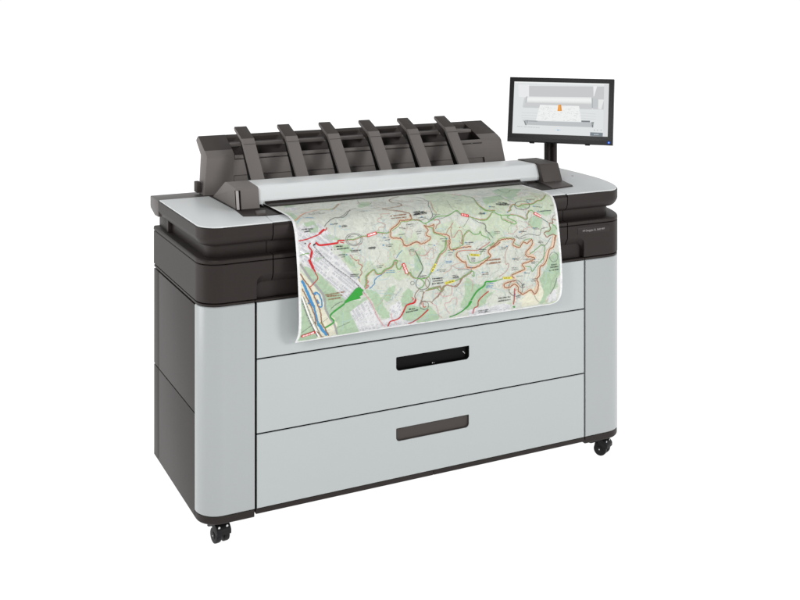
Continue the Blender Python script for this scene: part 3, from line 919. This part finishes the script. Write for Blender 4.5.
('brown',3.3,[690,498,726,499]),
('inks',2.1,[731,458,748,459]),
('inks',2.1,[730,463,746,463]),
('inks',2.1,[769,494,789,495]),
('inks',2.1,[770,497,787,500]),
('inks',2.1,[762,520,781,521]),
('inks',2.1,[760,526,784,525]),
('inks',2.1,[804,539,823,541]),
('inks',2.1,[803,500,841,503]),
('inks',2.1,[828,510,847,511]),
('inks',2.1,[830,514,845,515]),
('inks',2.1,[831,560,849,560]),
('inks',2.1,[827,565,845,566]),
('inks',2.1,[776,546,797,546]),
('inks',2.1,[792,573,806,573]),
('inks',2.1,[792,579,805,579]),
('inks',2.1,[863,453,877,455]),
('inks',2.1,[859,457,879,458]),
('ink',3.3,[715,602,757,602]),
('ink',3.3,[715,611,758,610]),
('ink',3.3,[678,636,688,636]),
('ink',3.3,[681,644,691,644]),
('inks',2.1,[774,603,793,604]),
('inks',2.1,[777,608,792,608])],'DOT':[[206,345],[231,352],[243,429],[158,269],[326,309],[354,415],[409,399],[360,266],[262,415],[359,395],[539,205],[483,349],[554,416],[710,339],[688,356],[614,433],[710,338],[842,337],[859,351],[869,367],[846,413],[799,421],[765,361],[851,333],[687,357],[757,241],[842,330],[243,429],[274,493],[274,493],[355,415],[513,431],[518,500],[573,451],[663,522],[625,504],[606,446],[750,457],[767,494],[843,504],[806,538],[771,597]],'AR':[('cream',[102,434,104,457,139,493,166,532,179,574,219,655,164,656,92,611]),
('green',[116,446,149,462,207,519,238,549,282,552,312,547,267,585,246,585,293,663,224,661,201,609,182,577,171,541,166,527,139,493,118,462]),
('green',[101,522,112,534,167,666,84,655,97,589]),
('cream',[171,599,188,585,206,593,213,630]),
('urban',[88,346,108,345,128,333,175,340,187,353,208,376,221,391,205,402,201,418,237,451,272,500,289,523,271,542,241,555,207,516,157,466,119,444,97,423,95,376]),
('urban',[141,156,164,184,146,239,121,211]),
('green',[106,235,126,259,119,316,97,330,96,286]),
('green',[141,139,154,146,169,170,133,185]),
('green',[128,333,155,329,169,343,140,343]),
('green',[145,349,169,345,166,359,145,362]),
('green',[176,371,205,373,230,389,221,393,192,385]),
('green',[232,402,255,407,260,424,227,423,240,451,268,467,258,440,219,409]),
('green',[147,449,153,439,165,433,183,427,172,425,154,429]),
('green',[205,402,226,399,255,407,242,417,219,409]),
('urban',[246,582,294,556,312,566,331,604,364,656,290,663]),
('urban',[366,584,400,569,403,586,401,602,425,624,462,620,494,642,414,668,367,666,345,621,368,615]),
('urban',[620,631,636,616,658,626,680,619,699,638,703,664,639,665]),
('urban',[679,638,704,622,741,621,769,633,770,654,697,668]),
('urban',[891,622,906,604,916,596,927,641,903,652]),
('urban',[919,570,930,565,934,586,923,585]),
('green',[289,528,331,538,348,562,345,578,367,598,368,615,341,614,324,584,306,552]),
('green',[336,555,361,539,389,521,383,539,367,564,354,563]),
('green',[400,569,407,553,426,536,438,554,434,581,410,589]),
('green',[405,611,416,584,434,587,460,598,491,597,530,635,534,666,474,657,414,630]),
('green',[608,529,628,545,660,557,677,554,718,538,704,577,687,595,668,611,651,625,625,628,590,616,601,582]),
('beige',[674,597,694,593,716,614,705,626,676,615]),
('green',[863,557,889,516,894,505,917,490,934,492,934,559,919,567,923,591,902,601,890,618,883,647,864,643,870,597,855,565]),
('green',[792,206,845,173,897,218,823,299,788,322,783,273]),
('green',[714,289,783,273,772,313,716,326,694,331,701,305]),
('green',[836,386,862,379,881,393,871,415,849,419,830,400]),
('green',[868,365,910,366,928,370,890,382]),
('green',[811,342,831,344,839,354,814,355]),
('green',[915,408,931,421,929,438,900,441,887,429,906,419]),
('pgreen',[568,191,643,152,662,200,690,265,676,326,689,344,706,357,698,365,638,360,610,352,593,341,556,347,516,352,527,306]),
('green',[325,245,362,197,383,207,358,260,321,273]),
('green',[447,451,467,439,472,489,453,501,445,470]),
('green',[687,421,691,413,719,410,720,425,700,428]),
('cream',[792,618,824,591,862,572,870,603,866,649,812,652]),
('beige',[673,573,687,555,721,542,738,552,717,573,694,581])],'BLOB':[229,558,232,551,238,546,262,534,265,531,263,523,274,518,277,521,288,528,283,533,285,540,275,544,279,549,274,550,272,543,250,552]}
PRO = [(.32,.8425),(.26,.844),(.20,.8448),(.12,.8448),(.05,.844),(.02,.8415),(-.004,.8345),(-.019,.814),(-.0275,.790),(-.0365,.747),(-.0465,.682),(-.052,.627),(-.053,.577),(-.046,.544),(-.023,.516)]
XL, XR = .0990, .9385
DP = np.array(catmull(PRO, 12)); DS = np.concatenate([[0], np.cumsum(np.hypot(*np.diff(DP, axis=0).T))]); SEND = DS[-1]
TAN = np.gradient(DP, DS, axis=0); TAN /= np.linalg.norm(TAN, axis=1)[:, None]
def sheet(u, s, off=0.0):
    """points of the curled sheet: u = metres across, s = metres along from under the scanner"""
    u = np.asarray(u, float); s = np.asarray(s, float)
    y = np.interp(s, DS, DP[:, 0]); z = np.interp(s, DS, DP[:, 1])
    ty = np.interp(s, DS, TAN[:, 0]); tz = np.interp(s, DS, TAN[:, 1])
    # normal pointing out / up:  tangent runs to -y then -z
    ny, nz = tz, -ty
    # a very slight waviness of the hanging paper
    w = .0012*np.sin(u*9.0+1.0)*np.clip((s-.30)/.3, 0, 1)
    return np.stack([u, y+ny*(off+w), z+nz*(off+w)], -1)
S0 = .02
C_ = dict(beige=(215,219,208), cream=(232,230,208), green=(180,204,173), pgreen=(205,216,192), urban=(228,228,229), margin=(246,246,246))
def lin(c): return np.array(srgb(*c)[:3])
def inside(poly, U, V):
    p = np.array(poly).reshape(-1, 2); r = np.zeros(U.shape, bool); n = len(p)
    for i in range(n):
        (x0, y0), (x1, y1) = p[i-1], p[i]
        if y0 == y1: continue
        c = ((y0 > V) != (y1 > V)) & (U < (x1-x0)*(V-y0)/(y1-y0)+x0); r ^= c
    return r
def wob(U, V, a, f, seed):
    rg = np.random.RandomState(seed); o = np.zeros(U.shape)
    for k in range(7):
        ang = rg.rand()*6.28; ff = f*(1.5**k)*.5; o += np.sin((U*math.cos(ang)+V*math.sin(ang))*ff+rg.rand()*6.28)*(.75**k)
    return o*a
def resample(pts, step=3.0, jit=0.0):
    p = np.array(pts, float).reshape(-1, 2)
    if len(p) > 2: p = np.array(catmull(list(p), 5))
    d = np.concatenate([[0], np.cumsum(np.hypot(*np.diff(p, axis=0).T))])
    n = max(2, int(d[-1]/step)+1); t = np.linspace(0, d[-1], n)
    q = np.stack([np.interp(t, d, p[:, 0]), np.interp(t, d, p[:, 1])], -1)
    if jit and n > 3: q[1:-1] += np.random.uniform(-jit, jit, (n-2, 2))
    return q

inks = dict(red=(196,24,30), red2=(188,52,58), brown=(142,98,72), brown2=(154,118,102), grey=(112,112,110), green=(108,160,84), dgreen=(92,114,88), pink=(204,152,142), pink2=(216,160,164), rose=(190,122,108), blue=(62,134,186), lblue=(146,192,214), thickgreen=(46,150,52), dark=(40,38,40), orange=(226,152,116), yellow=(224,212,78), olive=(140,140,70), rail=(104,102,106), white=(240,240,240), road=(152,151,152), road2=(128,128,126), dot=(150,150,146), shred=(214,34,40), peach=(214,186,162), ink=(38,38,40), inks=(70,72,74), building=(182,183,186), stream=(168,192,196), trail=(168,168,158), browntext=(146,96,66), plate=(255,255,255))
MI = {k: i+1 for i, k in enumerate(inks)}

def build_map():
    # base sheet, coloured per vertex with the printed land cover
    nu, ns = 420, 300
    us = np.linspace(XL, XR, nu); ss = np.linspace(S0, SEND, ns)
    U, S = np.meshgrid(us, ss)                       # (ns, nu)
    # slightly rounded bottom corners
    RC = .020
    def u_max(s):
        d = np.clip(SEND-np.asarray(s, float), 0, RC); return XR-(RC-np.sqrt(np.maximum(RC*RC-(RC-d)**2, 0)))
    U = XL+(U-XL)*(u_max(S)-XL)/(XR-XL)
    P = sheet(U, S)
    um, smm = U*1000, S*1000
    col = np.zeros((ns, nu, 3)); col[:] = lin(C_['beige'])
    col *= (1+wob(um, smm, .012, .05, 1)[..., None])
    pale = wob(um, smm, 1, .035, 5) > 1.2; col[pale] = lin(C_['pgreen'])
    for k, (c, poly) in enumerate(MAP['AR']):
        jw = 0 if c == 'urban' else 1.6
        m = inside(poly, um+wob(um, smm, jw, .22, 20+k), smm+wob(um, smm, jw, .25, 60+k)); col[m] = lin(C_[c])
    mg = (um < (XL+.0065)*1000) | (um > (u_max(S)-.0065)*1000) | (smm > SEND*1000-5); col[mg] = lin(C_['margin'])
    V = [P.reshape(-1, 3)]; nv = nu*ns; cols = [col.reshape(-1, 3)]
    idx = np.arange(nv).reshape(ns, nu)
    F = [np.stack([idx[:-1, :-1], idx[1:, :-1], idx[1:, 1:], idx[:-1, 1:]], -1).reshape(-1, 4)]; FM = [np.zeros(len(F[0]), int)]
    state = dict(nv=nv, n=0)
    # back of the sheet (thickness .35 mm)
    PB = sheet(U, S, -.00035)[::6, ::6]
    def add_quads(Q, mi):
        """Q: (n,4,2) in mm on the sheet"""
        Q = np.asarray(Q, float)
        if not len(Q): return
        u = Q[..., 0]/1000; s = Q[..., 1]/1000
        ok = ((u > XL+.0068) & (u < u_max(s)-.0068) & (s > S0) & (s < SEND-.0052)).all(1); u, s = u[ok], s[ok]
        if not len(u): return
        state['n'] += 1; off = .00006+.0000022*state['n']
        p = sheet(u, s, off).reshape(-1, 3); n = len(p)//4
        V.append(p); cols.append(np.zeros((len(p), 3)))
        F.append((np.arange(n*4)+state['nv']).reshape(-1, 4)); FM.append(np.full(n, mi)); state['nv'] += len(p)
    def ribbon(c, w, pts, jit=0.0, dash=None, step=3.0):
        q = resample(pts, step, jit)
        d = np.gradient(q, axis=0); d /= (np.linalg.norm(d, axis=1)[:, None]+1e-9)
        n = np.stack([-d[:, 1], d[:, 0]], -1)*w/2
        a, b = q+n, q-n
        Q = np.stack([a[:-1], b[:-1], b[1:], a[1:]], 1)
        if dash: Q = Q[[i for i in range(len(Q)) if i % dash[1] < dash[0]]]
        add_quads(Q, MI[c])
    def blob(c, pts):
        p = np.array(pts, float).reshape(-1, 2); t = bmesh.new()
        t.faces.new([t.verts.new((x, y, 0)) for x, y in p]); bmesh.ops.triangulate(t, faces=t.faces)
        tri = [[v.co.xy[:] for v in f.verts] for f in t.faces]; t.free()
        add_quads([[a, b, c_, ((a[0]+c_[0])/2, (a[1]+c_[1])/2)] for a, b, c_ in tri], MI[c])
    rg = random.Random(11)
    urb = [a[1] for a in MAP['AR'] if a[0] == 'urban']
    soft = [a[1] for a in MAP['AR'] if a[0] in ('urban', 'cream')]
    def pin(polys, x, y):
        X, Y = np.array([x]), np.array([y]); return any(inside(p, X, Y)[0] for p in polys)
    # buildings
    quads = []
    for k, poly in enumerate(urb):
        p = np.array(poly).reshape(-1, 2); lo, hi = p.min(0), p.max(0); ang = math.radians([41, 20, 62, 30, 25, 15, 40, 40][k % 8]) if k != 2 else math.radians(60)
        ca, sa = math.cos(ang), math.sin(ang); c = (lo+hi)/2; R_ = np.hypot(*(hi-lo))/2
        y = -R_; row = 0
        while y < R_:
            hh = rg.uniform(4.5, 10); x = -R_+rg.uniform(-6, 0)
            while x < R_:
                w = rg.choice((rg.uniform(3, 6), rg.uniform(6, 15))); g = rg.uniform(.5, 1.5)+(3.0 if rg.random() < .12 else 0)
                cx, cy = c[0]+(x+w/2)*ca-(y+hh/2)*sa, c[1]+(x+w/2)*sa+(y+hh/2)*ca
                if rg.random() < .80 and pin([poly], cx, cy):
                    hs = hh*rg.uniform(.62, .95); q = []
                    for dx, dy in ((-w/2+g/2, -hs/2), (w/2-g/2, -hs/2), (w/2-g/2, hs/2), (-w/2+g/2, hs/2)):
                        q.append((cx+dx*ca-dy*sa, cy+dx*sa+dy*ca))
                    quads.append(q)
                x += w
            y += hh+rg.uniform(.2, .9)+(3.4 if rg.random() < .3 else 0); row += 1
    add_quads(quads, MI['building'])
    # faint streams and paths
    def wander(n, l, st, a0, turn):
        x, y = rg.uniform(130, 940), rg.uniform(155, 620); a = a0+rg.uniform(-.7, .7); pts = []
        for i in range(n):
            if pin(soft, x, y): break
            pts += [x, y]; x += math.cos(a)*l; y += math.sin(a)*l; a += rg.uniform(-turn, turn)
        return pts
    for i in range(230):
        p = wander(rg.randint(5, 11), 8, 0, rg.choice((1.9, 2.4, 1.2, .6)), .55)
        if len(p) >= 8: ribbon('stream', rg.uniform(.8, 1.3), p, .5)
    for i in range(190):
        p = wander(rg.randint(5, 14), 7, 0, rg.uniform(0, 6.28), .9)
        if len(p) >= 8: ribbon(rg.choice(('trail', 'trail', 'trail', 'pink')), rg.uniform(.6, 1.0), p, .6, (2, 3))
    # halo under the brown ridges, then all traced lines
    order = ['peach', 'road', 'road2', 'white', 'rail', 'lblue', 'blue', 'grey', 'dot', 'pink', 'pink2', 'olive', 'dgreen', 'brown2', 'rose', 'green', 'orange', 'brown', 'yellow', 'dark', 'red2', 'thickgreen', 'red']
    for c, w, pts in MAP['L']:
        if c == 'brown' and w > 2.9 and pts[1] > 170 and pts[0] > 330: ribbon('peach', w*2.3, pts, .5)
    for c, w, pts in sorted(MAP['L'], key=lambda l: order.index(l[0])):
        j = dict(brown=1.1, green=.8, rose=1.0, brown2=.9, pink=1.0, pink2=1.0, grey=.6, red2=.8, blue=.8).get(c, 0)
        if c == 'grey': w *= .85
        ribbon(c, w*(.92 if c in ('blue', 'thickgreen', 'road', 'peach') else .82), pts, j, (1, 2) if c in ('dot', 'lblue') and w < 2 else None)
        if c == 'rail': ribbon('white', w*.3, pts, 0, (1, 2), 4.0)
    blob('thickgreen', MAP['BLOB'])
    for w, pts in MAP['EL']: ribbon('grey', max(w*.75, 1.0), pts)
    # words printed on the sheet: too small to read, strokes of the right size and weight
    def word(c, h, a, b, fill=.86):
        a, b = np.array(a, float), np.array(b, float); L = np.hypot(*(b-a)); d = (b-a)/L; n = np.array([-d[1], d[0]])
        x = 0; Q = []
        def bar(x0, x1, y0, y1): Q.append([a+d*x0+n*y0, a+d*x1+n*y0, a+d*x1+n*y1, a+d*x0+n*y1])
        cw = h*.72; t = h*.25
        while x < L-cw*.5:
            if rg.random() < .13 and x > 0: x += cw*.8; continue
            k = rg.random(); up = h/2
            bar(x, x+t, -up, up)
            if k < .45: bar(x+cw*.55, x+cw*.55+t, -up, up)
            if k < .75: bar(x+t, x+cw*.6, -up, -up+t)
            if k > .35: bar(x+t, x+cw*.6, up-t, up)
            if k > .6: bar(x+t, x+cw*.5, -t/2, t/2)
            x += cw
        add_quads(Q, MI[c])
    for c, h, pts in MAP['LAB']:
        cc = {'ink': 'ink', 'inks': 'inks', 'lblue': 'blue', 'brown': 'browntext'}[c]
        word(cc, h*(1.0 if c in ('ink', 'brown') else .9), pts[:2], pts[2:])
    for p in MAP['DOT']:
        x, y = p; ribbon('blue', 3.0, [x-1.5, y, x+1.5, y])
    for c, w, pts in MAP['SH']:
        ribbon(c, w, pts, 0, None, 8.0)
        a, b = np.array(pts[:2], float), np.array(pts[2:], float); d = (b-a)
        word('ink' if c == 'yellow' else 'plate', w*.52, a+d*.09, a+d*.95)
    # underside + edges
    ub, sb = PB.shape[1], PB.shape[0]
    V.append(PB.reshape(-1, 3)); cols.append(np.tile(lin(C_['margin']), (ub*sb, 1)))
    ib = np.arange(ub*sb).reshape(sb, ub)+state['nv']
    F.append(np.stack([ib[:-1, :-1], ib[:-1, 1:], ib[1:, 1:], ib[1:, :-1]], -1).reshape(-1, 4)); FM.append(np.full(len(F[-1]), len(inks)+1)); state['nv'] += ub*sb
    V = np.concatenate(V); F = np.concatenate(F); FM = np.concatenate(FM); cols = np.concatenate(cols)
    me = bpy.data.meshes.new('printed_map')
    me.vertices.add(len(V)); me.vertices.foreach_set('co', V.astype(np.float32).ravel())
    me.loops.add(F.size); me.loops.foreach_set('vertex_index', F.astype(np.int32).ravel())
    me.polygons.add(len(F)); me.polygons.foreach_set('loop_start', np.arange(0, F.size, 4, dtype=np.int32))
    me.polygons.foreach_set('material_index', FM.astype(np.int32))
    ca = me.color_attributes.new('land_cover', 'FLOAT_COLOR', 'POINT'); ca.data.foreach_set('color', np.concatenate([cols, np.ones((len(cols), 1))], 1).astype(np.float32).ravel())
    me.update(calc_edges=True); me.validate()
    # paper: land-cover print modulated by procedural relief shading print
    m, nt, b = principled('printed_land_cover')
    at = nt.nodes.new('ShaderNodeVertexColor'); at.layer_name = 'land_cover'
    tc = nt.nodes.new('ShaderNodeTexCoord')
    n1 = nt.nodes.new('ShaderNodeTexNoise'); n1.inputs['Scale'].default_value = 62; n1.inputs['Detail'].default_value = 8; n1.inputs['Roughness'].default_value = .72; n1.inputs['Distortion'].default_value = 1.3
    nt.links.new(tc.outputs['Object'], n1.inputs['Vector'])
    mp = nt.nodes.new('ShaderNodeMapRange'); mp.inputs['From Min'].default_value = .3; mp.inputs['From Max'].default_value = .7; mp.inputs['To Min'].default_value = .66; mp.inputs['To Max'].default_value = .95
    nt.links.new(n1.outputs['Fac'], mp.inputs['Value'])
    mx = nt.nodes.new('ShaderNodeVectorMath'); mx.operation = 'SCALE'
    nt.links.new(at.outputs['Color'], mx.inputs[0]); nt.links.new(mp.outputs['Result'], mx.inputs['Scale'])
    nt.links.new(mx.outputs['Vector'], b.inputs['Base Color']); b.inputs['Roughness'].default_value = .5; b.inputs['Specular IOR Level'].default_value = .25
    mats = [m]+[ink('ink_'+k, srgb(*c)) for k, c in inks.items()]+[ink('bare_paper', srgb(244, 244, 244))]
    o = link('printed_map', me, mats, None, 0)
    me.polygons.foreach_set('use_smooth', [True]*len(me.polygons))
    o['label'] = 'sheet of printed hiking map curling out and hanging over the front of the printer'; o['category'] = 'map'
    return o
build_map()

# ------------------------------------------------------------------ light, world, camera
WF = .14                          # the studio wall behind the camera is dimmer than the white sweep
WC = .9                          # and so is the ceiling
LAMPS = [
    ('key_softbox', (2.4, -3.2, 1.7), (.5, 0, .6), 1.0, 1.0, 62),
    ('front_left_lamp', (-1.25, -3.0, 2.5), (.3, .3, .85), .35, .35, 14),
    ('near_left_lamp', (-.95, -1.35, 1.8), (.3, .4, .9), .35, .35, 13),
    ('left_softbox', (-3.4, .9, .9), (-.1, .2, .5), 2.0, 2.0, 44),
]

w = bpy.data.worlds.new('World'); scene.world = w; w.use_nodes = True
nt = w.node_tree; bg = nt.nodes['Background']
tc = nt.nodes.new('ShaderNodeTexCoord'); dp = nt.nodes.new('ShaderNodeVectorMath'); dp.operation = 'DOT_PRODUCT'; dp.inputs[1].default_value = (.45, .89, 0)
nt.links.new(tc.outputs['Generated'], dp.inputs[0])
def mrange(sock, a, b, c, d):
    m = nt.nodes.new('ShaderNodeMapRange'); m.interpolation_type = 'SMOOTHSTEP'
    for k, v in zip(('From Min', 'From Max', 'To Min', 'To Max'), (a, b, c, d)): m.inputs[k].default_value = v
    nt.links.new(sock, m.inputs['Value']); return m.outputs['Result']
sp = nt.nodes.new('ShaderNodeSeparateXYZ'); nt.links.new(tc.outputs['Generated'], sp.inputs[0])
mu = nt.nodes.new('ShaderNodeMath'); mu.operation = 'MULTIPLY'
nt.links.new(mrange(dp.outputs['Value'], -.3, .35, WF, 1.02), mu.inputs[0]); nt.links.new(mrange(sp.outputs['Z'], .35, .75, 1.0, WC), mu.inputs[1])
nt.links.new(mu.outputs[0], bg.inputs['Color'])
bg.inputs['Strength'].default_value = 1.0

def softbox(name, loc, target, sx, sy, power, col=(1, 1, 1)):
    l = bpy.data.lights.new(name, 'AREA'); l.shape = 'RECTANGLE'; l.size = sx; l.size_y = sy; l.energy = power; l.color = col
    o = bpy.data.objects.new(name, l); COL.objects.link(o); o.location = loc
    o.rotation_euler = (Vector(target)-Vector(loc)).to_track_quat('-Z', 'Y').to_euler(); return o
for args in LAMPS: softbox(*args)

cam = bpy.data.cameras.new('camera'); co = bpy.data.objects.new('camera', cam); COL.objects.link(co)
co.location = (-.9283, -2.7166, 1.4182); co.rotation_euler = (math.pi/2, 0, -.4618)
cam.sensor_width = 36; cam.lens = 36*1077.3/800; cam.shift_y = -(300-3.85)/800; cam.clip_end = 500; cam.clip_start = .05
scene.camera = co
scene.view_settings.view_transform = 'Standard'; scene.view_settings.look = 'None'; scene.view_settings.exposure = 0; scene.view_settings.gamma = 1
scene.render.resolution_x = 1024; scene.render.resolution_y = 768
scene.cycles.max_bounces = 8
